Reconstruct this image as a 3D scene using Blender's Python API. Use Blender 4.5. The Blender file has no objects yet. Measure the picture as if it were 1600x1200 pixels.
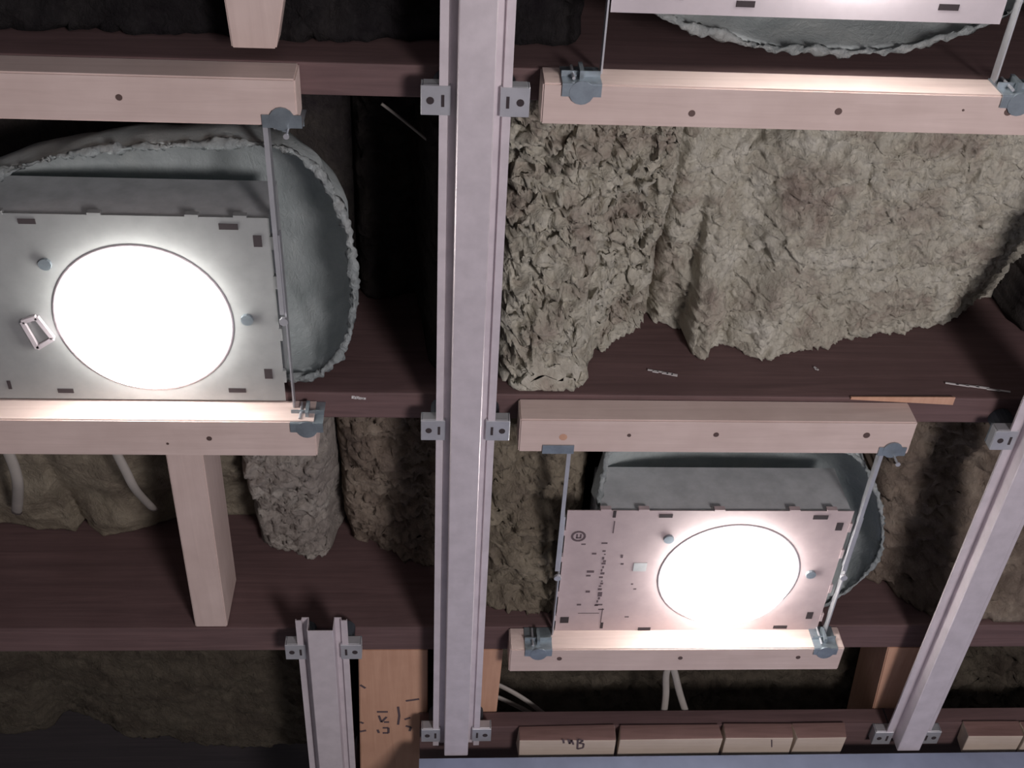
import bpy, bmesh, math, random
import numpy as np
from mathutils import Vector, Matrix, noise

random.seed(7)
SC = bpy.context.scene
COL = SC.collection

# ------------------------------------------------------------------ camera
F = 1800.0
ZCAM = 1.60            # camera height above the floor
HW = 1.015             # camera to the underside of the steel channels
ZW = ZCAM + HW         # underside of the channels
def nrm(v): return v / np.linalg.norm(v)
YC = nrm(np.array([-140.0, 2310.0, F]))
s_ = 0.010
XC = nrm(np.array([1.0, s_, (140.0 - 2310.0 * s_) / F]))
ZC = np.cross(XC, YC)
if ZC[2] < 0: ZC = -ZC
def to_world(u): return Vector((float(np.dot(u, XC)), float(np.dot(u, YC)), float(np.dot(u, ZC))))
CAM = Vector((0, 0, ZCAM))
cd = bpy.data.cameras.new('camera'); cam = bpy.data.objects.new('camera', cd); COL.objects.link(cam)
r_ = to_world(np.array([1.0, 0, 0])); u_ = to_world(np.array([0, -1.0, 0])); b_ = to_world(np.array([0, 0, -1.0]))
cam.matrix_world = Matrix(((r_.x, u_.x, b_.x, CAM.x), (r_.y, u_.y, b_.y, CAM.y), (r_.z, u_.z, b_.z, CAM.z), (0, 0, 0, 1)))
cd.sensor_fit = 'HORIZONTAL'; cd.sensor_width = 36; cd.lens = F / 1600 * 36; cd.clip_start = 0.02
SC.camera = cam

# ------------------------------------------------------------------ light and exposure
SC.view_settings.view_transform = 'Standard'; SC.view_settings.look = 'None'
SC.view_settings.gamma = 1; SC.view_settings.use_curve_mapping = False
SC.view_settings.exposure = 0.0
W = bpy.data.worlds.new('world'); SC.world = W; W.use_nodes = True
W.node_tree.nodes['Background'].inputs[0].default_value = (0.80, 0.78, 0.86, 1)
W.node_tree.nodes['Background'].inputs[1].default_value = 0.17
def area(name, loc, target, size, power, col):
    l = bpy.data.lights.new(name, 'AREA'); l.shape = 'SQUARE'; l.size = size; l.energy = power; l.color = col
    o = bpy.data.objects.new(name, l); COL.objects.link(o); o.location = loc
    o.rotation_euler = (Vector(target) - Vector(loc)).to_track_quat('-Z', 'Y').to_euler()
    return o
area('low_fill', (0.90, -0.1, 0.55), (0.15, 0.75, 2.6), 0.42, 36, (1.0, 0.93, 0.94))  # unseen fill added low at right, placed to shade the channel gutters
BULB = 24.0

# ------------------------------------------------------------------ pixel -> world (on real planes)
def ray(px, py):
    return to_world(np.array([px - 800.0, py - 600.0, F]))
def P(px, py, h):
    d = ray(px, py); t = (HW + h) / d.z
    return CAM + d * t
def PY(px, py, Y):
    d = ray(px, py); t = Y / d.y
    return CAM + d * t

# ------------------------------------------------------------------ materials
def mat(name, fn):
    m = bpy.data.materials.new(name); m.use_nodes = True
    nt = m.node_tree; b = nt.nodes['Principled BSDF']
    fn(nt, b); return m
def N(nt, t, **k):
    n = nt.nodes.new(t)
    for a, v in k.items(): setattr(n, a, v)
    return n
def ramp(nt, fac, stops):
    r = N(nt, 'ShaderNodeValToRGB'); e = r.color_ramp.elements
    while len(e) < len(stops): e.new(0.5)
    for i, (p, c) in enumerate(stops): e[i].position = p; e[i].color = (*c, 1)
    nt.links.new(fac, r.inputs[0]); return r.outputs[0]
def coords(nt, scale):
    tc = N(nt, 'ShaderNodeTexCoord'); mp = N(nt, 'ShaderNodeMapping'); mp.inputs['Scale'].default_value = scale
    nt.links.new(tc.outputs['Object'], mp.inputs[0]); return mp.outputs[0]
def noise_tex(nt, vec, scale, detail=4, rough=.6, dist=0):
    n = N(nt, 'ShaderNodeTexNoise'); n.inputs['Scale'].default_value = scale
    n.inputs['Detail'].default_value = detail; n.inputs['Roughness'].default_value = rough; n.inputs['Distortion'].default_value = dist
    nt.links.new(vec, n.inputs['Vector']); return n.outputs['Fac']
def bump(nt, b, h, strength, dist):
    bp = N(nt, 'ShaderNodeBump'); bp.inputs['Strength'].default_value = strength; bp.inputs['Distance'].default_value = dist
    nt.links.new(h, bp.inputs['Height']); nt.links.new(bp.outputs[0], b.inputs['Normal'])
def wood(name, c1, c2, axis='x', rough=.65, knots=True):
    def fn(nt, b):
        sc = {'x': (1.2, 22, 22), 'y': (22, 1.2, 22)}[axis]
        v = coords(nt, sc); f = noise_tex(nt, v, 3.0, 5, .6, 1.6)
        c = ramp(nt, f, [(.28, c1), (.5, tuple((a + d) / 2 for a, d in zip(c1, c2))), (.72, c2)])
        v2 = coords(nt, (1, 1, 1)); g = noise_tex(nt, v2, 9, 4, .6)
        mx = N(nt, 'ShaderNodeMix', data_type='RGBA', blend_type='MULTIPLY'); mx.inputs[0].default_value = .55
        nt.links.new(c, mx.inputs[6]); nt.links.new(ramp(nt, g, [(.3, (.72, .68, .66)), (.65, (1, 1, 1))]), mx.inputs[7])
        nt.links.new(mx.outputs[2], b.inputs['Base Color']); b.inputs['Roughness'].default_value = rough
        bump(nt, b, f, .15, .001)
    return mat(name, fn)
def metal(name, col, rough=.45, met=.55, spot=.12):
    def fn(nt, b):
        v = coords(nt, (1, 1, 1)); f = noise_tex(nt, v, 38, 4, .6)
        lo = tuple(c * (1 - spot) for c in col)
        nt.links.new(ramp(nt, f, [(.35, lo), (.65, col)]), b.inputs['Base Color'])
        b.inputs['Metallic'].default_value = met; b.inputs['Roughness'].default_value = rough
        bump(nt, b, f, .05, .001)
    return mat(name, fn)
def wool(name, c1, c2, c3, bs=.8):
    def fn(nt, b):
        v = coords(nt, (1, 1, 1)); f = noise_tex(nt, v, 14, 6, .65, .6)
        nt.links.new(ramp(nt, f, [(.3, c1), (.5, c2), (.7, c3)]), b.inputs['Base Color'])
        b.inputs['Roughness'].default_value = 1; b.inputs['Specular IOR Level'].default_value = .05
        v3 = coords(nt, (1.0, .7, 1)); g = noise_tex(nt, v3, 120, 7, .7, 1.2)
        bump(nt, b, g, bs, .008)
    return mat(name, fn)
def plain(name, col, rough=.8, emit=None, es=0, met=0):
    def fn(nt, b):
        v = coords(nt, (1, 1, 1)); f = noise_tex(nt, v, 25, 3, .5)
        nt.links.new(ramp(nt, f, [(.3, tuple(c * .85 for c in col)), (.7, col)]), b.inputs['Base Color'])
        b.inputs['Roughness'].default_value = rough; b.inputs['Metallic'].default_value = met
        if emit:
            b.inputs['Emission Color'].default_value = (*emit, 1); b.inputs['Emission Strength'].default_value = es
    return mat(name, fn)

M = dict(
    pine=wood('pale_pine', (.54, .42, .385), (.64, .51, .47), 'x'),
    pine_y=wood('pale_pine_along', (.54, .42, .385), (.62, .49, .45), 'y'),
    board=wood('orange_board', (.50, .28, .19), (.60, .36, .25), 'y'),
    endblk=wood('weathered_block', (.47, .38, .31), (.58, .49, .41), 'x'),
    joist=wood('dark_joist', (.092, .053, .053), (.150, .088, .087), 'x', .75),
    deck=wood('dark_deck', (.015, .011, .013), (.03, .022, .024), 'x', .9),
    steel=metal('galvanised_channel', (.68, .61, .64), .42, .35),
    clip=metal('galvanised_clip', (.50, .50, .53), .40, .55),
    dsteel=metal('dull_bracket_steel', (.33, .38, .42), .38, .65, .3),
    plate=metal('housing_plate', (.44, .35, .355), .55, .15, .10), plate_g=metal('housing_plate_grey', (.26, .265, .265), .55, .15, .12), plate_l=metal('housing_plate_pale', (.45, .40, .425), .55, .15, .08),
    fleck=plain('white_paint', (.6, .57, .57)),
    house=metal('housing_can', (.46, .47, .48), .6, .1, .2),
    bulb=plain('lamp_glass', (.9, .9, .88), .3, (1.0, .975, .93), BULB),
    hole=plain('dark_hole', (.035, .025, .028), .9),
    ink=plain('ink', (.10, .07, .08), .9),
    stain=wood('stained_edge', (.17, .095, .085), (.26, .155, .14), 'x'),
    nail=plain('nail_rust', (.14, .09, .08), .6, met=.5),
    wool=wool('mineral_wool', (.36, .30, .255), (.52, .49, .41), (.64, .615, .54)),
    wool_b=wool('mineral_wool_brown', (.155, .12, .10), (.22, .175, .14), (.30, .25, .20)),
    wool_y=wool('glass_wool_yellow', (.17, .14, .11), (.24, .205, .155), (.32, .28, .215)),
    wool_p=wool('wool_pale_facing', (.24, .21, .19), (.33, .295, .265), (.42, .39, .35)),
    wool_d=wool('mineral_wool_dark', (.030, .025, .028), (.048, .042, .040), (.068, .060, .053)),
    wool_k=wool('wool_near_black', (.012, .010, .012), (.02, .018, .019), (.03, .027, .027)),  # darkest wool tone, for the top left bay
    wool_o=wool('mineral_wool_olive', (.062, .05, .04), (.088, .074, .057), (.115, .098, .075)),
    felt=wool('grey_felt', (.32, .36, .36), (.40, .44, .44), (.48, .52, .51), .4),
    feltrim=wool('felt_torn_edge', (.26, .29, .29), (.36, .39, .39), (.50, .52, .51), .9),
    cable=plain('pale_cable', (.34, .31, .28), .6),
    drywall=plain('blue_grey_board', (.24, .27, .38), .8),
    floor=plain('concrete_floor', (.38, .36, .35), .9),
    rubber=plain('black_rubber', (.03, .035, .045), .8),
)

# ------------------------------------------------------------------ helpers
def tag(o, label=None, cat=None, group=None, kind=None):
    if label: o['label'] = label
    if cat: o['category'] = cat
    if group: o['group'] = group
    if kind: o['kind'] = kind
    return o
def empty(name, loc, label=None, cat=None, group=None):
    o = bpy.data.objects.new(name, None); o.empty_display_size = .02; COL.objects.link(o); o.location = loc
    return tag(o, label, cat, group)
def link(name, me, m, parent=None, origin=None):
    """world-coordinate mesh -> object whose origin is `origin` (or the parent's)"""
    o = bpy.data.objects.new(name, me); COL.objects.link(o)
    org = Vector(origin) if origin is not None else Vector((0, 0, 0))
    if parent is not None:
        pw = WPOS[parent.name]
        if origin is None: org = pw
        o.parent = parent; o.location = org - pw
    else:
        o.location = org
    WPOS[o.name] = org.copy()
    me.transform(Matrix.Translation(-org))
    me.materials.append(m)
    return o
WPOS = {}
_e = empty
def empty(name, loc, *a, **k):
    o = _e(name, loc, *a, **k); WPOS[o.name] = Vector(loc); return o
def bm_mesh(bm, name, smooth=False):
    bmesh.ops.recalc_face_normals(bm, faces=bm.faces)
    me = bpy.data.meshes.new(name); bm.to_mesh(me); bm.free()
    if smooth:
        for p in me.polygons: p.use_smooth = True
    return me
def add_hex(bm, v):
    """8 corners: bottom 4 then top 4, same winding"""
    vs = [bm.verts.new(p) for p in v]
    for f in ((0, 1, 2, 3), (7, 6, 5, 4), (0, 4, 5, 1), (1, 5, 6, 2), (2, 6, 7, 3), (3, 7, 4, 0)):
        bm.faces.new([vs[i] for i in f])
    return vs
def add_box(bm, a, b):
    x0, y0, z0 = a; x1, y1, z1 = b
    return add_hex(bm, [(x0, y0, z0), (x1, y0, z0), (x1, y1, z0), (x0, y1, z0), (x0, y0, z1), (x1, y0, z1), (x1, y1, z1), (x0, y1, z1)])
def box_mesh(name, a, b, bev=.0015, wob=0):
    bm = bmesh.new(); add_box(bm, a, b)
    if wob:
        for v in bm.verts: v.co += Vector((random.uniform(-wob, wob) * 3, random.uniform(-wob, wob), random.uniform(-wob, wob)))
    if bev: bmesh.ops.bevel(bm, geom=bm.edges[:], offset=bev, segments=2, affect='EDGES', profile=.6)
    return bm_mesh(bm, name)
def add_bar(bm, p, q, w, t, up=Vector((0, 0, 1))):
    p = Vector(p); q = Vector(q); d = (q - p).normalized(); s = d.cross(up).normalized(); n = s.cross(d)
    s *= w / 2; n *= t / 2
    return add_hex(bm, [p - s - n, p + s - n, p + s + n, p - s + n, q - s - n, q + s - n, q + s + n, q - s + n])
def add_disc(bm, c, r, t, seg=14, ax='z'):
    c = Vector(c)
    ring = []
    for z in (0, t):
        ring.append([bm.verts.new(c + Vector((math.cos(a) * r, math.sin(a) * r, z)) if ax == 'z' else c + Vector((math.cos(a) * r, z, math.sin(a) * r)))
                     for a in [2 * math.pi * i / seg for i in range(seg)]])
    bm.faces.new(ring[0]); bm.faces.new(ring[1][::-1])
    for i in range(seg): bm.faces.new([ring[0][i], ring[0][(i + 1) % seg], ring[1][(i + 1) % seg], ring[1][i]])
def tube_mesh(name, pts, r, seg=8, flat=1.0, jitter=0):
    bm = bmesh.new(); pts = [Vector(p) for p in pts]; rings = []
    for i, p in enumerate(pts):
        d = (pts[min(i + 1, len(pts) - 1)] - pts[max(i - 1, 0)]).normalized()
        s = d.cross(Vector((0, 0, 1))); s = s.normalized() if s.length > 1e-4 else Vector((1, 0, 0)); n = s.cross(d)
        rr = r if not callable(r) else r(i)
        rings.append([bm.verts.new(p + s * math.cos(a) * rr * (1 + random.uniform(-jitter, jitter)) + n * math.sin(a) * rr * flat * (1 + random.uniform(-jitter, jitter)))
                      for a in [2 * math.pi * k / seg for k in range(seg)]])
    for i in range(len(rings) - 1):
        for k in range(seg): bm.faces.new([rings[i][k], rings[i][(k + 1) % seg], rings[i + 1][(k + 1) % seg], rings[i + 1][k]])
    bm.faces.new(rings[0]); bm.faces.new(rings[-1][::-1])
    return bm_mesh(bm, name, True)
def smooth_path(pts, n):
    out = []; m = len(pts)
    for i in range(m - 1):
        p0 = pts[max(i - 1, 0)]; p1 = pts[i]; p2 = pts[i + 1]; p3 = pts[min(i + 2, m - 1)]
        for k in range(n):
            t = k / n
            out.append(tuple(.5 * (2 * b + (-a + c) * t + (2 * a - 5 * b + 4 * c - d) * t * t + (-a + 3 * b - 3 * c + d) * t ** 3) for a, b, c, d in zip(p0, p1, p2, p3)))
    out.append(tuple(pts[-1])); return out

# ------------------------------------------------------------------ the setting: joists, deck, wall, floor
JH = .062              # underside of the joists above the channel plane
JTOP = JH + .235
JX0, JX1 = -1.9, 2.1
def jedge(py): return P(700, py, JH).y
joists = [(jedge(103), jedge(154)), (jedge(615), jedge(654)), (jedge(980), jedge(1015))]
step = joists[2][0] - joists[1][0]
joists.append((joists[2][0] + step, joists[2][1] + step))
joists.insert(0, (joists[0][0] - .40, joists[0][1] - .40))
JY = joists            # 0 behind frame, 1..3 in view, 4 beyond
jl = ['dark stained ceiling joist out of sight above the top of the frame',
      'dark brown ceiling joist carrying the two uppermost pale battens',
      'dark brown ceiling joist carrying the two middle pale battens',
      'dark brown ceiling joist carrying the short lowest pale batten',
      'dark ceiling joist furthest away beyond the wall blocks']
for i, (a, b) in enumerate(joists):
    o = link('ceiling_joist', box_mesh('joist', (JX0 if i < 4 else P(548, 1198, JH).x, a, ZW + JH), (JX1, b, ZW + JTOP), .002), M['joist'], None, (0, a, ZW + JH))
    tag(o, jl[i], 'joist')
fl = link('ceiling', box_mesh('ceiling', (JX0 - .02, joists[0][0] - .05, ZW + JTOP + .001), (JX1 + .02, joists[-1][1] + 1.2, ZW + JTOP + .03), 0), M['deck'])
tag(fl, kind='structure')
fl = link('floor', box_mesh('floor', (-2.2, -1.5, -.05), (2.4, 3.0, 0), 0), M['floor']); tag(fl, kind='structure')
YWALL = P(1000, 1184, -.004).y
fl = link('wall_back', box_mesh('wall_back', (P(655, 1186, 0).x, YWALL, 0), (JX1, YWALL + .10, ZW - .016), 0), M['drywall']); tag(fl, kind='structure')
# steel track along the head of the wall
bm = bmesh.new()
x0 = P(655, 1186, 0).x
add_box(bm, (x0, YWALL - .004, ZW - .045), (JX1, YWALL - .0005, ZW - .004)); add_box(bm, (x0, YWALL - .0005, ZW - .015), (JX1, YWALL + .10, ZW - .012))
t = link('trim_1', bm_mesh(bm, 'trim'), M['drywall']); tag(t, kind='structure')

# ------------------------------------------------------------------ wool batts
def profile(pts, Y):
    q = sorted([(PY(x, y, Y).x, PY(x, y, Y).z - ZW) for x, y in pts])
    xs = np.array([a for a, _ in q]); hs = np.array([b for _, b in q])
    return lambda x: float(np.interp(x, xs, hs))
def batt(name, x0, x1, y0, y1, hf, res, m, label, amp=.02, seed=0., fine=.006, slope=(1.0, 1.0), thick=.05, ridge=True, warp=.02, groove=None, group=None, mean=None):
    nx = max(4, int((x1 - x0) / res)); ny = max(4, int((y1 - y0) / res))
    verts = []; faces = []
    top = ZW + JTOP - .002
    for j in range(ny + 1):
        for i in range(nx + 1):
            u = i / nx; v = j / ny
            x = x0 + (x1 - x0) * u; y = y0 + (y1 - y0) * v
            p = Vector((x + seed, y + seed * .3, seed))
            n1 = noise.noise(p * 8); n2 = noise.noise(p * 19 + Vector((3, 1, 0)))
            wx = x + .012 * noise.noise(p * 30); wy = y + .012 * noise.noise(p * 30 + Vector((7, 7, 7)))
            q = Vector((wx, wy, seed))
            ra = (wx * .77 - wy * .64); rb = (wx * .64 + wy * .77)
            r1 = 1 - abs(noise.noise(Vector((ra * 16, rb * 34, seed)))) * 2.2
            r2 = noise.noise(q * 75)
            r3 = noise.noise(q * 150)
            d = amp * (.9 * n1 + .5 * n2)
            if ridge:
                dd = noise.voronoi(Vector((ra * 14, rb * 34, seed)))[0]; ck = max(0., 1 - (dd[1] - dd[0]) / .22)
                msk = min(1., max(0., .5 + 2.2 * noise.noise(p * 13 + Vector((1, 2, 9)))))
                fr = noise.fractal(Vector((ra * 45, rb * 75, seed)), .35, 2.1, 5)
                d += fine * (.9 * r1 + 1.7 * fr - 1.6 * ck * msk)
            else: d += fine * (.6 * n2 + .5 * r2 + .3 * r3)
            h = hf(x, y)
            if mean is not None:
                vv = v ** 1.6; h = mean * (1 - vv) + h * vv
            h -= d
            if groove: h += groove(x, y)
            e = min(u, 1 - u) * (x1 - x0); f_ = min(v, 1 - v) * (y1 - y0)
            h += .03 * max(0, 1 - e / .018) ** 2
            h = max(JH + .004, min(h, JTOP - .012))
            ex = .004 * r3 * (1 if 0 < i < nx else 0); 
            jx = min(1, e / .012); jy = min(1, f_ / .012)
            verts.append((x + fine * 1.3 * jx * noise.noise(q * 70 + Vector((9, 0, 0))), y + fine * 1.3 * jy * noise.noise(q * 80), ZW + h))
    def vid(i, j): return j * (nx + 1) + i
    for j in range(ny):
        for i in range(nx): faces.append((vid(i, j), vid(i, j + 1), vid(i + 1, j + 1), vid(i + 1, j)))
    loop = [vid(i, 0) for i in range(nx + 1)] + [vid(nx, j) for j in range(1, ny + 1)] + [vid(i, ny) for i in range(nx - 1, -1, -1)] + [vid(0, j) for j in range(ny - 1, 0, -1)]
    base = len(verts)
    for k in loop: verts.append((verts[k][0], verts[k][1], top))
    L = len(loop)
    for k in range(L): faces.append((loop[k], loop[(k + 1) % L], base + (k + 1) % L, base + k))
    faces.append(tuple(base + k for k in range(L - 1, -1, -1)))
    me = bpy.data.meshes.new(name); me.from_pydata(verts, [], faces)
    for p_ in me.polygons: p_.use_smooth = True
    o = link(name, me, m, None, ((x0 + x1) / 2, (y0 + y1) / 2, top))
    return tag(o, label, 'insulation', group)

g = .002
A0, A1 = JY[1][1] + g, JY[2][0] - g
B0, B1 = JY[2][1] + g, JY[3][0] - g
C0, C1 = JY[3][1] + g, JY[4][0] - g
T0, T1 = JY[0][1] + g, JY[1][0] - g
def XA(px, py=590): return PY(px, py, A1).x
def XB(px, py=940): return PY(px, py, B1).x
def XK(px, py=1150): return PY(px, py, C1).x
# bay A right: the big bright batt, and the torn strip beside the channel
pa = profile([(1000, 500), (1040, 505), (1062, 515), (1078, 552), (1100, 562), (1125, 535), (1190, 568), (1260, 548), (1350, 525), (1460, 508), (1505, 484), (1525, 462)], A1)
ps = profile([(770, 590), (800, 600), (840, 612), (872, 622), (905, 602), (918, 548), (950, 530), (985, 525), (1005, 515), (1020, 500)], A1)
def gro(x, y):      # hollow along the joint
    v = (y - A0) / (A1 - A0)
    xc = XA(1040) + .03 * math.sin(v * 5); a = math.exp(-((x - xc - .035) / .05) ** 2)
    b = math.exp(-((x - XA(1160)) / .03) ** 2) * max(0, 1 - abs(v - .62) / .3)
    return .075 * a * max(0, 1 - v * 1.1) + .03 * b
xs = XA(1012, 520)
batt('wool_batt', xs + .001, XA(1542, 455), A0, A1, lambda x, y: pa(x), .0020, M['wool'],
     'large bright beige mineral wool batt bulging down right of the torn strip', .016, 1.3, .0045, groove=gro, mean=.135)
batt('wool_batt', XA(1545, 455), 1.6, A0, A1, lambda x, y: .20, .006, M['wool_d'],
     'dark filler batt added in the empty bay past the big bright batt', .02, 21.3, .006)  # added where the bay has no wool, to keep that end dark
def hs_(x, y):
    v = (y - A0) / (A1 - A0)
    return ps(x) + .02 * (1 - v) + .04 * max(0, (XA(800) - x) / .05 + .0) * (1 if x < XA(800) else 0)
batt('wool_batt', XA(772), xs - .001, A0, A1, hs_, .0018, M['wool'],
     'narrow torn strip of pale mineral wool hanging ragged beside the centre channel', .020, 4.1, .0088, mean=.12)
pl = profile([(540, 470), (600, 462), (650, 462), (660, 520), (675, 570), (700, 590), (770, 600)], A1)
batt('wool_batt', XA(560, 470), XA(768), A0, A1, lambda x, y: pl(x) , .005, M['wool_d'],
     'dark wool batt between the left hood and the centre channel', .015, 2.2, .006)
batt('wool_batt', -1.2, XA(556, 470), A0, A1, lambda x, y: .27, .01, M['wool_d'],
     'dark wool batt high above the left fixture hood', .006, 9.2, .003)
# bay B
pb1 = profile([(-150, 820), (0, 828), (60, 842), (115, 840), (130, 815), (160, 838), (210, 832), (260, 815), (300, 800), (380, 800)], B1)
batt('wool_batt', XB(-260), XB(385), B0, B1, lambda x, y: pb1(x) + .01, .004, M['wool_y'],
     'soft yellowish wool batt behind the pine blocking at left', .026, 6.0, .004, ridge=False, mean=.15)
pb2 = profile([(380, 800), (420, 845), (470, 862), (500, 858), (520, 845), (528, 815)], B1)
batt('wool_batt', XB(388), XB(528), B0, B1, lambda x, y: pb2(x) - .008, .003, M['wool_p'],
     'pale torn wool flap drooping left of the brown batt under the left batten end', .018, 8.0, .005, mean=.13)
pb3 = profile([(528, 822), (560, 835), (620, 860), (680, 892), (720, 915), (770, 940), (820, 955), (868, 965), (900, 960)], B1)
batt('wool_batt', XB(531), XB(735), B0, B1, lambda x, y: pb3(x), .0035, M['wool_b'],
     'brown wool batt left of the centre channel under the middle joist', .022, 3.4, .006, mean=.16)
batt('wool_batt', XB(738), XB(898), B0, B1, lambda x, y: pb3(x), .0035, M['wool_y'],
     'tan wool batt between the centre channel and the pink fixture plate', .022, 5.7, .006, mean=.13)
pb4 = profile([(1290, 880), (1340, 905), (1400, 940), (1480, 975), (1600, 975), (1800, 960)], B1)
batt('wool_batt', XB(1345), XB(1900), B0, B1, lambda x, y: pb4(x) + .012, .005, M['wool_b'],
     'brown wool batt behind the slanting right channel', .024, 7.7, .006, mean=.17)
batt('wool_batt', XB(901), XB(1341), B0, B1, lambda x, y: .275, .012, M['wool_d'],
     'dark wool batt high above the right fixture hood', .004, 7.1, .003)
# bay C
pc = profile([(-100, 1145), (0, 1142), (80, 1138), (105, 1112), (130, 1115), (200, 1150), (300, 1162), (480, 1168), (600, 1165)], C1)
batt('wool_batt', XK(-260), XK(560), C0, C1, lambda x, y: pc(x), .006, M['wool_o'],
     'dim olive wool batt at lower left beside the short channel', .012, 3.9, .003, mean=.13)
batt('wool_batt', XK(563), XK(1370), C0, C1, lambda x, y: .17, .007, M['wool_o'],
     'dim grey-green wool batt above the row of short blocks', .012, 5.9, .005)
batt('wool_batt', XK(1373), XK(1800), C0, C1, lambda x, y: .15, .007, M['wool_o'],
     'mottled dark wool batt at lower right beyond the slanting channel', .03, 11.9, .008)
xt = P(925, 60, JH).x
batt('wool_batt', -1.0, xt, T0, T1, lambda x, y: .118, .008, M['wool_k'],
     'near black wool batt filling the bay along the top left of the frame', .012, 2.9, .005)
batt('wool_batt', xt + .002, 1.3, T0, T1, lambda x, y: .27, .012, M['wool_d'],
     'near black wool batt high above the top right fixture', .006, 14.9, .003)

# ------------------------------------------------------------------ battens under the joists
BH = .022
def batten(pxl, pxr, ynear, yfar, ytop, nails, label, knot=None, wane=False):
    xm = (max(pxl, 0) + min(pxr, 1600)) / 2
    n = P(xm, ynear, BH).y; f = P(xm, yfar, BH).y; ym = (ynear + yfar) / 2
    x0 = P(pxl, ym, BH).x; x1 = P(pxr, ym, BH).x
    hi = JH - .0005
    bm = bmesh.new(); add_box(bm, (x0, n, ZW + BH), (x1, f, ZW + hi))
    bmesh.ops.bevel(bm, geom=bm.edges[:], offset=.0016, segments=2, affect='EDGES')
    o = link('wood_batten', bm_mesh(bm, 'batten'), M['pine'], None, (x0, n, ZW + BH))
    tag(o, label, 'batten')
    for (a, b, r) in nails:
        c = P(a, b, BH); bm = bmesh.new()
        add_disc(bm, (c.x, c.y, ZW + BH - .0006), r, .004, 12)
        k = link('nail', bm_mesh(bm, 'nail'), M['nail'], o)
    if knot:
        c = P(knot[0], knot[1], BH); bm = bmesh.new(); add_disc(bm, (c.x, c.y, ZW + BH - .0003), .005, .002, 10)
        link('knot', bm_mesh(bm, 'knot'), M['board'], o)
    return o
batten(-160, 463, 118, 192, 80, [(186, 152, .0032)], 'long pale pine batten at upper left above the big left lamp')
batten(846, 1760, 140, 203, 98, [(1081, 177, .0034), (1310, 174, .0036), (1575, 175, .0038), (1505, 172, .0012)], 'pale pine batten at upper right above the bright wool, four nails in it')
batten(-160, 494, 657, 712, 625, [(327, 685, .0032), (262, 693, .0016)], 'pale pine batten below the big left lamp with the blocking behind it')
batten(811, 1427, 658, 708, 625, [(983, 680, .0024), (1119, 679, .0034), (1354, 680, .0042)], 'pale pine batten above the right lamp with a reddish knot', knot=(880, 683))
batten(796, 1314, 1014, 1048, 985, [(874, 1029, .0036), (1063, 1028, .0034), (1247, 1027, .0034)], 'short pinkish pine batten below the right lamp')

# blocking between joists
def blocking(a, b, c, d, h0, hgt, ynear, yfar, m, label, name='wood_blocking'):
    """a,b: left/right px at the first row; c,d at the second row (row y given)"""
    (xa, ya), (xb, _), (xc, yc), (xd, _) = a, b, c, d
    p = [P(*a, h0), P(*b, h0), P(*d, h0), P(*c, h0)]
    y0 = ynear if ynear is not None else p[0].y; y1 = yfar if yfar is not None else p[2].y
    def lx(pa_, pb_, y): t = (y - pa_.y) / (pb_.y - pa_.y); return pa_.x + (pb_.x - pa_.x) * t
    xl0, xl1 = lx(p[0], p[3], y0), lx(p[0], p[3], y1); xr0, xr1 = lx(p[1], p[2], y0), lx(p[1], p[2], y1)
    z0 = ZW + h0; z1 = z0 + hgt
    bm = bmesh.new(); add_hex(bm, [(xl0, y0, z0), (xr0, y0, z0), (xr1, y1, z0), (xl1, y1, z0), (xl0, y0, z1), (xr0, y0, z1), (xr1, y1, z1), (xl1, y1, z1)])
    bmesh.ops.bevel(bm, geom=bm.edges[:], offset=.0014, segments=2, affect='EDGES')
    o = link(name, bm_mesh(bm, 'blocking'), m, None, (xl0, y0, z0)); return tag(o, label, 'blocking')
blocking((259, 712), (317, 712), (305, 978), (355, 978), JH + .001, .089, JY[2][1] + .001, JY[3][0] - .001, M['pine_y'],
         'pale pine blocking running between joists below the left batten')
blocking((350, 0), (443, 0), (362, 76), (432, 76), JH - .0, .036, JY[0][1] + .001, P(400, 76, JH).y, M['pine_y'],
         'short pale pine blocking at the top left of the frame')
bA = blocking((560, 1018), (668, 1018), (563, 1198), (668, 1198), JH + .001, .038, JY[3][1] + .001, JY[4][0] - .001, M['board'],
         'wide orange board with dark stamped marks left of the centre channel', 'wood_board')
bB = blocking((706, 1018), (786, 1018), (700, 1150), (772, 1150), JH + .001, .038, JY[3][1] + .001, JY[4][0] - .001, M['board'],
         'orange board right of the centre channel beside the pale cables', 'wood_board')
bC = blocking((1386, 1018), (1450, 1018), (1358, 1130), (1420, 1130), JH + .001, .089, JY[3][1] + .001, JY[4][0] - .001, M['board'],
         'orange edge board half hidden behind the slanting right channel', 'wood_board')
# stamped and pencilled marks
def strokes(name, lines, h, w, parent, m='ink'):
    bm = bmesh.new()
    for ln in lines:
        for a, b in zip(ln[:-1], ln[1:]):
            p = P(*a, h); q = P(*b, h); p.z = q.z = ZW + h - .0003
            add_bar(bm, p, q, w, .0005)
    return tag(link(name, bm_mesh(bm, name), M[m], parent), kind='stuff')
strokes('stamped_mark', [[(589, 1112), (606, 1112)], [(592, 1118), (596, 1128), (604, 1120)], [(590, 1140), (592, 1145)], [(598, 1137), (607, 1137), (607, 1145), (598, 1145)], [(600, 1128), (608, 1128)],
                         [(622, 1104), (624, 1118), (622, 1132)], [(632, 1124), (641, 1121)], [(634, 1134), (642, 1136), (640, 1142)], [(563, 1128), (568, 1130)], [(562, 1143), (572, 1141)], [(563, 1070), (571, 1075)],
                         [(634, 1095), (655, 1092)]], JH + .001, .0035, bA)
strokes('pencil_mark', [[(765, 1122), (766, 1132), (763, 1142)], [(757, 1124), (760, 1138)]], JH + .001, .0025, bB)

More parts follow.
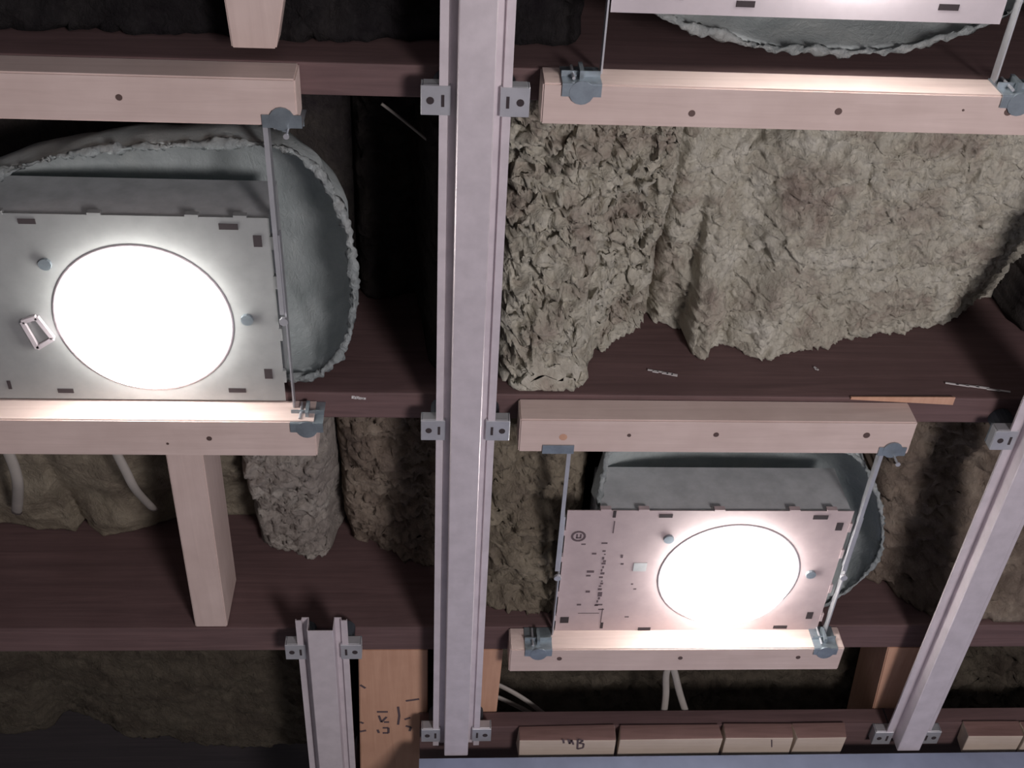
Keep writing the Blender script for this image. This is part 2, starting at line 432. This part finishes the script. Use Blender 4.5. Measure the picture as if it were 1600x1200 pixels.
# row of short blocks on the ledger by the wall
LH = .006
YL0 = P(1000, 1156, LH).y; YL1 = P(1000, 1182, LH).y
LED = link('ledger_board', box_mesh('ledger', (P(655, 1170, LH).x, YL0 + .004, ZW + .034), (JX1, YWALL + .09, ZW + JH - .001), .001), M['joist'], None, (0, YL0, ZW + .034))
tag(LED, 'dark brown ledger board along the wall behind the short blocks', 'board')
bl = [(812, 964, 'cream end block with pencilled letters, leftmost in the row along the wall'),
      (969, 1124, 'plain cream block second in the row, right of the pencilled block'),
      (1129, 1238, 'cream block with a vertical scratch below the short pinkish batten end'),
      (1241, 1319, 'small stained cream block at the right end of the row of blocks'),
      (1507, 1592, 'lone cream block at the lower right corner beyond the slanting channel'),
      (1596, 1700, 'cream block cut off by the right edge of the frame')]
blo = []
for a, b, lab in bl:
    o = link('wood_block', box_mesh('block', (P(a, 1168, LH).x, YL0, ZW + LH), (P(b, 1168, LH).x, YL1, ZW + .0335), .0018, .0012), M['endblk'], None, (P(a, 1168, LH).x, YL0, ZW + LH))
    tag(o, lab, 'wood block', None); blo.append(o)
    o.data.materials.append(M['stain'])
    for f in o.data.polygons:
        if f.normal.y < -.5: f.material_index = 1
strokes('pencil_mark', [[(880, 1155), (881, 1161)], [(888, 1155), (890, 1162), (893, 1156), (896, 1163)], [(903, 1155), (902, 1170), (911, 1168), (912, 1162), (905, 1161), (911, 1157), (903, 1155)]], LH - .0004, .003, blo[0])
strokes('scratch', [[(1206, 1156), (1206, 1167)]], LH - .0004, .0015, blo[2])

# ------------------------------------------------------------------ steel hat channels
def channel(pts, y0, y1, label):
    """pts: two (px,py) of the web centre line"""
    p = P(*pts[0], 0); q = P(*pts[1], 0); d = (q - p) / (q.y - p.y)
    a = p + d * (y0 - p.y); b = p + d * (y1 - p.y); a.z = b.z = ZW
    s = (b - a).normalized().cross(Vector((0, 0, 1)))
    t = .0011
    def sect(out):   # half section, x from centre outward / height
        return out
    half = [(.0165, 0), (.0175, .001), (.0180, .0225), (.0255, .0225), (.0262, .0175), (.0345, .0175), (.0345, .0205)]
    halfi = [(.0158, .0012), (.0164, .0018), (.0169, .0237), (.0265, .0237), (.0271, .0187), (.0333, .0187), (.0333, .0205)]
    prof = [(-x, z) for x, z in half[::-1]] + half
    inner = [(-x, z) for x, z in halfi[::-1]] + halfi
    outer = [(x, z) for x, z in prof]; inn = [(x, z) for x, z in inner]
    # make the outer skin visible from below: web at z=0, inner at +t ; flanges: lower face is 'inner'
    bm = bmesh.new(); rings = []
    for e in (a, b):
        ro = [bm.verts.new(e + s * x + Vector((0, 0, z))) for x, z in outer]
        ri = [bm.verts.new(e + s * x + Vector((0, 0, z))) for x, z in inn]
        rings.append(ro + ri[::-1])
    n = len(rings[0])
    for k in range(n): bm.faces.new([rings[0][k], rings[0][(k + 1) % n], rings[1][(k + 1) % n], rings[1][k]])
    m_ = len(outer)
    for r in rings:
        for k in range(m_ - 1): bm.faces.new([r[k], r[k + 1], r[n - 2 - k], r[n - 1 - k]])
    o = link('steel_channel', bm_mesh(bm, 'channel'), M['steel'], None, a)
    tag(o, label, 'channel'); return (a, b)
ch = [channel([(747, 50), (718, 1000)], -.25, YWALL - .005, 'long pale steel hat channel running down the centre of the frame'),
      channel([(500, 986), (517, 1198)], P(500, 986, 0).y, YWALL + .30, 'short steel hat channel with an open cut end at lower left'),
      channel([(1539, 900), (1416, 1181)], .1, YWALL - .005, 'steel hat channel slanting down the right side of the frame')]

def clip(chn, px, py, label, tilt=0.0):
    a, b = chn; c = P(px, py, .018); d = (b - a).normalized(); s = d.cross(Vector((0, 0, 1)))
    c = a + d * ((c.y - a.y) / d.y); 
    root = empty('channel_clip', c + Vector((0, 0, .018)), label, 'clip', 'clips holding the steel channels')
    def W3(x, y, z): return c + s * x + d * y + Vector((0, 0, z))
    def hexb(bm, x0, x1, y0, y1, z0, z1, sh=0): add_hex(bm, [W3(x0, y0, z0), W3(x1, y0 + sh, z0), W3(x1, y1 + sh, z0), W3(x0, y1, z0), W3(x0, y0, z1), W3(x1, y0 + sh, z1), W3(x1, y1 + sh, z1), W3(x0, y1, z1)])
    for sg in (-1, 1):
        bm = bmesh.new(); sh = -.003 * sg * sg
        X = sorted((sg * .0235, sg * .052)); hexb(bm, X[0], X[1], -.015, .015, .0165, .0185)
        hexb(bm, *sorted((sg * .0505, sg * .052)), -.015, .015, .0187, .031)
        hexb(bm, *sorted((sg * .0235, sg * .050)), -.015, -.0135, .0187, .0225 + .010)
        bmesh.ops.bevel(bm, geom=bm.edges[:], offset=.0005, segments=1, affect='EDGES')
        w = link('wing_plate', bm_mesh(bm, 'wing'), M['clip'], root)
        bm = bmesh.new(); c0 = W3(sg * .043, .0, .0161); add_disc(bm, c0, .0038, .0008, 12)
        link('screw_hole', bm_mesh(bm, 'hole'), M['hole'], w)
        bm = bmesh.new(); c0 = W3(sg * .031, .0, 0); add_bar(bm, W3(sg * .031, -.006, .0163), W3(sg * .031, .006, .0163), .003, .0006)
        link('slot', bm_mesh(bm, 'slot'), M['hole'], w)
    bm = bmesh.new(); hexb(bm, -.052, .052, -.014, .014, .0315, .0335)
    link('saddle', bm_mesh(bm, 'saddle'), M['dsteel'], root)
    for k in (-1, 1):
        bm = bmesh.new(); add_disc(bm, W3(.027 * k, 0, .034), .014, JH - .0345, 16)
        link('rubber_pad', bm_mesh(bm, 'pad'), M['rubber'], root)
clip(ch[0], 745, 158, 'galvanised clip on the centre channel beside the upper right batten end')
clip(ch[0], 728, 672, 'galvanised clip on the centre channel beside the middle right batten end')
clip(ch[0], 712, 1148, 'galvanised clip at the foot of the centre channel near the wall')
clip(ch[1], 502, 1018, 'galvanised clip near the cut end of the short left channel')
clip(ch[2], 1630, 688, 'galvanised clip high on the slanting right channel')
clip(ch[2], 1425, 1152, 'galvanised clip at the foot of the slanting right channel')

# ------------------------------------------------------------------ downlight fixtures
PH = .056              # underside of the fixture plate
FW, FD = .380, .246
BX = .148              # lamp centre from the right edge
def ellipse(c, r, n): return [(c[0] + r * math.cos(2 * math.pi * i / n), c[1] + r * math.sin(2 * math.pi * i / n)) for i in range(n)]
def fixture(xr, yn, label, y_bar0, y_bar1, dcy=0, text=False, tint='plate'):
    """xr: right edge X, yn: near edge Y of the plate"""
    x0 = xr - FW; y1 = yn + FD; z = ZW + PH; cx = xr - BX; cy = yn + FD / 2 + dcy
    root = empty('recessed_light', (cx, cy, z), label, 'ceiling light')
    # plate with a round hole: strip of quads between circle and rectangle
    bm = bmesh.new(); n = 48; R = .098
    def rect_pt(a):
        dx, dy = math.cos(a), math.sin(a); ts = []
        if dx > 1e-6: ts.append((xr - cx) / dx)
        if dx < -1e-6: ts.append((x0 - cx) / dx)
        if dy > 1e-6: ts.append((y1 - cy) / dy)
        if dy < -1e-6: ts.append((yn - cy) / dy)
        t = min(ts); return (cx + dx * t, cy + dy * t)
    angs = sorted([2 * math.pi * i / n for i in range(n)] + [math.atan2(b - cy, a - cx) % (2 * math.pi) for a in (x0, xr) for b in (yn, y1)])
    lay = []
    for zz in (z, z + .0012):
        lay.append(([bm.verts.new((cx + R * math.cos(a), cy + R * math.sin(a), zz)) for a in angs], [bm.verts.new((*rect_pt(a), zz)) for a in angs]))
    m_ = len(angs)
    for k in range(m_):
        k2 = (k + 1) % m_
        bm.faces.new([lay[0][0][k], lay[0][1][k], lay[0][1][k2], lay[0][0][k2]]); bm.faces.new([lay[1][0][k2], lay[1][1][k2], lay[1][1][k], lay[1][0][k]])
        bm.faces.new([lay[0][1][k], lay[1][1][k], lay[1][1][k2], lay[0][1][k2]]); bm.faces.new([lay[0][0][k2], lay[1][0][k2], lay[1][0][k], lay[0][0][k]])
    pl_ = link('mounting_plate', bm_mesh(bm, 'plate'), M[tint], root)
    # slots, in plate coordinates u (from left, m), v (from near edge, m)
    slots = [(.062, .006, .004, .012), (.130, .009, .018, .006), (.337, .011, .020, .007), (.366, .028, .009, .014), (.012, .214, .012, .012), (.066, .226, .004, .012), (.128, .234, .018, .006), (.363, .206, .009, .014), (.325, .231, .020, .006)]
    for (u, v, w, d) in slots:
        bm = bmesh.new(); add_box(bm, (x0 + u - w / 2, yn + v - d / 2, z - .0007), (x0 + u + w / 2, yn + v + d / 2, z - .0001))
        link('slot', bm_mesh(bm, 'slot'), M['hole'], pl_)
    # folded tabs round the edge
    for (u, v) in [(.05, -1), (.10, -1), (.20, -1), (.30, -1), (.35, -1), (-1, .04), (-1, .09), (-1, .16), (-1, .21), (2, .03), (2, .08), (2, .15), (2, .21)]:
        bm = bmesh.new()
        if v < 0: add_box(bm, (x0 + u - .007, yn - .003, z - .0012), (x0 + u + .007, yn + .001, z + .006))
        elif u < 0: add_box(bm, (x0 - .003, yn + v - .005, z - .0012), (x0 + .001, yn + v + .005, z + .006))
        else: add_box(bm, (xr - .001, yn + v - .008, z - .0012), (xr + .003, yn + v + .008, z + .006))
        link('tab', bm_mesh(bm, 'tab'), M[tint], pl_)
    if text:
        bm = bmesh.new(); rnd = random.Random(3)
        def dash(u, v, w, d): add_box(bm, (x0 + u - w / 2, yn + v - d / 2, z - .0004), (x0 + u + w / 2, yn + v + d / 2, z - .0001))
        # round approval mark
        for k in range(16):
            a = 2 * math.pi * k / 16; b = 2 * math.pi * (k + 1) / 16
            add_bar(bm, (x0 + .018 + .0085 * math.cos(a), yn + .047 + .0085 * math.sin(a), z - .0003), (x0 + .018 + .0085 * math.cos(b), yn + .047 + .0085 * math.sin(b), z - .0003), .003, .0003)
        dash(.016, .047, .0022, .008); dash(.021, .047, .0022, .008); dash(.018, .050, .006, .002)
        dash(.0635, .030, .0015, .022)
        v = .075
        while v < .185:
            dash(.056 + rnd.uniform(-.002, .002), v, rnd.uniform(.002, .006), rnd.uniform(.0015, .005)); v += rnd.uniform(.004, .008)
        for (a, b, c, d) in [(.042, .08), (.040, .115), (.039, .12), (.037, .15), (.042, .155)] and [(.042, .08, .006, .003), (.040, .115, .010, .004), (.038, .123, .006, .003), (.040, .155, .006, .004), (.080, .085, .003, .006), (.082, .10, .004, .003),
                             (.026, .062, .006, .002), (.054, .060, .008, .0025), (.030, .182, .006, .003), (.058, .182, .010, .0025), (.064, .205, .0012, .03), (.062, .192, .008, .002), (.10, .140, .003, .002), (.105, .150, .004, .002), (.10, .208, .006, .002), (.045, .20, .03, .001)]:
            dash(a, b, c, d)
        tag(link('printed_text', bm_mesh(bm, 'print'), M['ink'], pl_), kind='stuff')
        bm = bmesh.new(); add_box(bm, (x0 + .098, yn + .098, z - .0007), (x0 + .116, yn + .114, z - .0001)); link('knockout', bm_mesh(bm, 'ko'), M['house'], pl_)
    # housing: sheet metal box above the plate
    bm = bmesh.new(); hx0, hx1, hy0, hy1, hz0, hz1 = x0 + .045, xr - .002, yn + .004, yn + .226, z + .0014, z + .088
    add_box(bm, (hx0, hy0, hz0), (hx1, hy0 + .001, hz1)); add_box(bm, (hx0, hy1 - .001, hz0), (hx1, hy1, hz1))
    add_box(bm, (hx0, hy0 + .001, hz0), (hx0 + .001, hy1 - .001, hz1)); add_box(bm, (hx1 - .001, hy0 + .001, hz0), (hx1, hy1 - .001, hz1))
    add_box(bm, (hx0, hy0, hz1), (hx1, hy1, hz1 + .001))
    link('housing', bm_mesh(bm, 'housing'), M['house'], root)
    # collar ring and reflector
    def lathe(name, prof, m, par, seg=56, smooth=True):
        bm = bmesh.new(); rs = [[bm.verts.new((cx + r * math.cos(2 * math.pi * i / seg), cy + r * math.sin(2 * math.pi * i / seg), z + h)) for i in range(seg)] for r, h in prof]
        for a, b in zip(rs[:-1], rs[1:]):
            for i in range(seg): bm.faces.new([a[i], a[(i + 1) % seg], b[(i + 1) % seg], b[i]])
        return link(name, bm_mesh(bm, name, smooth), m, par)
    lathe('collar_ring', [(.0985, -.0001), (.0985, -.0007), (.0937, -.0008), (.0935, .0), (.0935, .03), (.0965, .03)], M['plate_l'], root)
    bl_ = lathe('bulb', [(.0001, -.046), (.02, -.045), (.04, -.041), (.06, -.033), (.078, -.022), (.088, -.011), (.0925, 0), (.093, .01), (.085, .03), (.06, .045), (.035, .056), (.03, .062), (.0001, .062)], M['bulb'], root)
    # small fixings on the plate
    for (a, r) in ((math.radians(-142), .118), (math.radians(-2), .114)):
        bm = bmesh.new(); add_disc(bm, (cx + r * math.cos(a), cy + r * math.sin(a), z - .004), .007, .0038, 12)
        link('thumb_screw', bm_mesh(bm, 'screw'), M['dsteel'], pl_)
    # bar hangers
    for side, xb in ((0, x0 - .006), (1, xr + .008)):
        zb = z - .003
        bm = bmesh.new()
        ym = (y_bar0 + y_bar1) / 2
        add_box(bm, (xb - .001, y_bar0, zb - .0075), (xb + .001, ym + .05, zb + .0075))
        add_box(bm, (xb + .0012, ym - .05, zb - .006), (xb + .0030, y_bar1, zb + .006))
        add_box(bm, (xb - .004, y_bar0, zb - .0075), (xb - .001, ym + .05, zb - .006))
        br = link('hanger_bar', bm_mesh(bm, 'bar'), M['clip'], root)
        bm = bmesh.new(); add_disc(bm, (xb, cy - .01, zb - .0118), .005, .004, 10); link('lock_screw', bm_mesh(bm, 'lk'), M['clip'], br)
        for end, ye in ((0, y_bar0), (1, y_bar1)):
            # foot: folded plate that grips the batten side and hooks under it
            sg = 1 if end == 0 else -1
            yb = ye
            bm = bmesh.new(); o_ = -1 if side == 0 else 1
            xa, xc = sorted((xb, xb + o_ * .038)) if not (text and side == 1) else (xb - .020, xb + .014)
            add_box(bm, (xa, min(yb, yb + sg * .0014), ZW + BH - .0015), (xc, max(yb, yb + sg * .0014), zb + .0075))
            add_box(bm, (xa, min(yb - sg * .012, yb), ZW + BH - .0020), (xc, max(yb - sg * .012, yb), ZW + BH - .0006))
            if not (text and side == 0 and end == 0): add_disc(bm, ((xa + xc) / 2, yb - sg * .008, ZW + BH - .0024), .012, .0016, 16)
            add_box(bm, ((xa + xc) / 2 - .002, min(yb + sg * .001, yb + sg * .010), ZW + BH + .008), ((xa + xc) / 2 + .002, max(yb + sg * .001, yb + sg * .010), ZW + BH + .030))
            add_box(bm, (xa, min(yb + sg * .001, yb + sg * .007), zb - .016), (xc, max(yb + sg * .001, yb + sg * .007), zb - .0145))
            ft = link('hanger_foot', bm_mesh(bm, 'foot'), M['dsteel'], br)
            bm = bmesh.new(); xx = xa + .011
            add_disc(bm, (xx, yb + sg * .004, ZW + BH + .004), .0016, .03, 8)
            link('foot_nail', bm_mesh(bm, 'nail'), M['clip'], br)
    return root, (x0, yn, cx, cy, z)

def bat_far(xm, yfar): return P(xm, yfar, BH).y
# batten faces that the bars reach
UL_far = bat_far(231, 192); ML_near = P(247, 660, BH).y
MR_far = bat_far(1119, 708); LR_near = P(1055, 1014, BH).y
UR_near = P(1220, 140, BH).y
rt = P(1335, 799, PH)
Lr, rinfo = fixture(rt.x, rt.y, 'glowing recessed light with printed pink plate between the two right battens', MR_far, LR_near, text=True)
lt = P(420, 341, PH)
Ll, linfo = fixture(lt.x, lt.y, 'glowing recessed light, largest, at left between the two left battens', UL_far, ML_near, dcy=.010, tint='plate_g')
tb = P(1562, 38, PH)
Lt, tinfo = fixture(tb.x, tb.y - FD, 'recessed light cut off by the top edge at upper right', tb.y - FD - .06, UR_near, tint='plate_l')
# loose bracket on left plate
bm = bmesh.new()
cpt = [(36, 500), (58, 493), (84, 526), (60, 541)]
pp = [P(a, b, PH) for a, b in cpt]
for i in range(4):
    a = pp[i].copy(); b = pp[(i + 1) % 4].copy(); a.z = b.z = ZW + PH - .003; add_bar(bm, a, b, .005, .004)
link('spring_clip', bm_mesh(bm, 'sc'), M['plate_l'], Ll)

# ------------------------------------------------------------------ grey felt hoods over the fixtures
def hood(rim_px, h, label, top, hgt=.14, seed=0, rimr=.006, shrink=.62, hfun=None):
    pts = [P(a, b, h if hfun is None else hfun(i)) for i, (a, b) in enumerate(rim_px)]
    loop = smooth_path([tuple(p) for p in pts] + [tuple(pts[0])], 10)[:-1]
    loop = [Vector(p) for p in loop]; n = len(loop)
    c = sum(loop, Vector()) / n; c.z = ZW + h
    root = empty('fixture_hood', c, label, 'hood')
    K = 12; bm = bmesh.new(); rs = []
    for thick in (0, .006):
        lay = []
        for k in range(K + 1):
            t = k / K; f = 1 - (1 - shrink) * (t ** 1.5) if t < .6 else None
            # dome profile
            ang = t * math.pi / 2; rr = math.cos(ang) ** .75 if t < 1 else .0; zz = math.sin(ang) * hgt
            row = []
            for i, p in enumerate(loop):
                d = p - c; nn = 1 + .05 * noise.noise(Vector((i * .13 + seed, t * 3, seed)))
                rr2 = rr * (nn if k else 1)
                q = Vector((c.x + d.x * rr2 * (1 + thick * 2 * (1 if k else 0)), c.y + d.y * rr2 * (1 + thick * 2 * (1 if k else 0)), p.z * (1 - t) + c.z * t + zz + thick))
                q.z += .004 * noise.noise(q * 30)
                row.append(bm.verts.new(q))
            lay.append(row)
        for k in range(K):
            for i in range(n):
                try: bm.faces.new([lay[k][i], lay[k][(i + 1) % n], lay[k + 1][(i + 1) % n], lay[k + 1][i]])
                except ValueError: pass
        rs.append(lay)
    for i in range(n): bm.faces.new([rs[0][0][i], rs[0][0][(i + 1) % n], rs[1][0][(i + 1) % n], rs[1][0][i]])
    bmesh.ops.remove_doubles(bm, verts=bm.verts[:], dist=.0002)
    hd = link('felt_shell', bm_mesh(bm, 'shell', True), M['felt'], root)
    # ragged torn rim
    bm = bmesh.new(); seg = 8; rings = []; sub = 4; L = []
    for i in range(n):
        for k in range(sub): L.append(loop[i].lerp(loop[(i + 1) % n], k / sub))
    m_ = len(L)
    for i, p in enumerate(L):
        d = (L[(i + 1) % m_] - L[i - 1]).normalized(); s = d.cross(Vector((0, 0, 1))); nz = s.cross(d)
        ring = []
        for k in range(seg):
            a = 2 * math.pi * k / seg
            w = rimr * (.8 + .9 * noise.noise(p * 22 + Vector((seed, 0, 0))) + 1.3 * noise.noise(p * 130 + Vector((k * .9, seed, 0))))
            ring.append(bm.verts.new(p + s * math.cos(a) * w + nz * math.sin(a) * w * .8))
        rings.append(ring)
    for i in range(m_):
        for k in range(seg): bm.faces.new([rings[i][k], rings[i][(k + 1) % seg], rings[(i + 1) % m_][(k + 1) % seg], rings[(i + 1) % m_][k]])
    link('torn_rim', bm_mesh(bm, 'rim', True), M['feltrim'], root)
    return root
hood([(-170, 380), (-80, 305), (0, 272), (110, 240), (200, 232), (300, 226), (400, 226), (460, 240), (505, 280), (540, 350), (553, 440), (545, 520), (515, 570), (450, 592), (200, 600), (-100, 590), (-190, 500)],
     JH + .012, 'big grey felt hood with a ragged pale rim around the left lamp', .15, hgt=.140, seed=1.5, rimr=.0052)
hood([(935, 790), (945, 735), (965, 700), (1100, 690), (1290, 700), (1340, 716), (1366, 760), (1379, 815), (1374, 865), (1350, 900), (1312, 930), (1250, 955), (1050, 960), (950, 950), (935, 880)],
     JH + .014, 'grey felt hood behind the right lamp, smooth thin rim', .15, hgt=.140, seed=4.5, rimr=.003)
hood([(1040, -190), (1250, -220), (1450, -200), (1590, -150), (1620, -60), (1590, 10), (1520, 45), (1470, 60), (1410, 76), (1340, 82), (1260, 78), (1190, 74), (1120, 52), (1060, 36), (1000, -20), (1000, -120)],
     JH + .020, 'pale felt hood sagging under the top right light', .15, hgt=.12, seed=7.5, rimr=.004)

# ------------------------------------------------------------------ cables and bits
def cable(pts, r, label, m='cable', flat=.6, name='cable', cat='cable', group=None):
    w = [P(a, b, h) for a, b, h in pts]
    path = smooth_path([tuple(p) for p in w], 6)
    o = link(name, tube_mesh(name, path, r, 8, flat), M[m], None, path[0]); return tag(o, label, cat, group)
cable([(1052, 1030, .075), (1041, 1052, .07), (1040, 1090, .068), (1032, 1150, .06)], .0055, 'pale flat cable dropping straight below the short pinkish batten')
cable([(1048, 1030, .075), (1055, 1055, .07), (1064, 1090, .068), (1084, 1150, .06)], .0055, 'pale flat cable slanting right below the short pinkish batten')
cable([(760, 1062, .12), (795, 1078, .11), (830, 1100, .10), (880, 1140, .075)], .0045, 'upper of two pale cables beside the orange board')
cable([(760, 1082, .12), (795, 1097, .11), (830, 1115, .10), (872, 1143, .075)], .0045, 'lower of two pale cables beside the orange board')
cable([(10, 700, .085), (22, 730, .085), (28, 760, .10), (26, 800, .17)], .0075, 'pale cable against the yellowish wool near the left edge')
cable([(178, 700, .085), (196, 735, .085), (212, 765, .10), (240, 795, .17)], .0065, 'pale cable curving right behind the yellowish wool')
cable([(596, 162, .16), (620, 180, .16), (645, 200, .16), (667, 218, .16)], .0018, 'thin bare wire in the dark bay left of the centre channel', 'cable', 1, 'loose_wire', 'wire')
# splinter torn from the joist edge
bm = bmesh.new(); a = P(1330, 622, JH - .003); b = P(1492, 624, JH - .003)
ys = JY[2][0]
vs = [(a.x, ys - .003, a.z), (b.x, ys - .004, a.z), (b.x, ys + .008, a.z), (a.x, ys + .001, a.z), (a.x, ys - .002, a.z + .003), (b.x, ys - .003, a.z + .003), (b.x, ys + .008, a.z + .003), (a.x, ys + .002, a.z + .003)]
add_hex(bm, vs)
o = link('wood_splinter', bm_mesh(bm, 'splinter'), M['board'], None, vs[0]); tag(o, 'thin orange splinter on the joist edge right of the middle batten', 'splinter')
def fleck(px, py, w, ang, label, Y=None, h=JH):
    c = PY(px, py, Y) if Y is not None else P(px, py, h)
    bm = bmesh.new(); d = Vector((math.cos(ang), 0, -math.sin(ang))) if Y is not None else Vector((math.cos(ang), math.sin(ang), 0))
    k = 6
    for i in range(k):
        a = c + d * w * (i / k - .5); b = c + d * w * ((i + 1.3) / k - .5); j = random.uniform(-.0015, .0015)
        off = Vector((0, -.001, j)) if Y is not None else Vector((0, j, -.0005))
        add_bar(bm, a + off, b + off, random.uniform(.002, .004), .001, Vector((0, -1, 0)) if Y is not None else Vector((0, 0, 1)))
    o = link('paint_fleck', bm_mesh(bm, 'fleck'), M['fleck'], None, c); tag(o, label, 'paint fleck')
fleck(1034, 583, .035, .25, 'white scuff on the joist below the ragged wool', JY[2][0] - .0005)
fleck(1525, 606, .075, .22, 'long white chalky scuff on the joist at far right', JY[2][0] - .0005)
fleck(1275, 577, .006, .9, 'tiny white dot on the joist above the middle right batten', JY[2][0] - .0005)
fleck(560, 622, .016, .1, 'white drip on the middle joist beside the left bracket', None, JH)

# nails poking down past the battens
for px, py, lab in ((450, 199, 'thin nail hanging under the right end of the upper left batten'), (1397, 710, 'thin nail hanging under the right end of the middle right batten')):
    c = P(px, py, BH); bm = bmesh.new(); add_disc(bm, (c.x, c.y + .0015, ZW + BH - .016), .0013, .035, 8)
    add_disc(bm, (c.x, c.y + .0015, ZW + BH - .0175), .003, .0015, 10)
    o = link('loose_nail', bm_mesh(bm, 'nail'), M['clip'], None, c); tag(o, lab, 'nail')
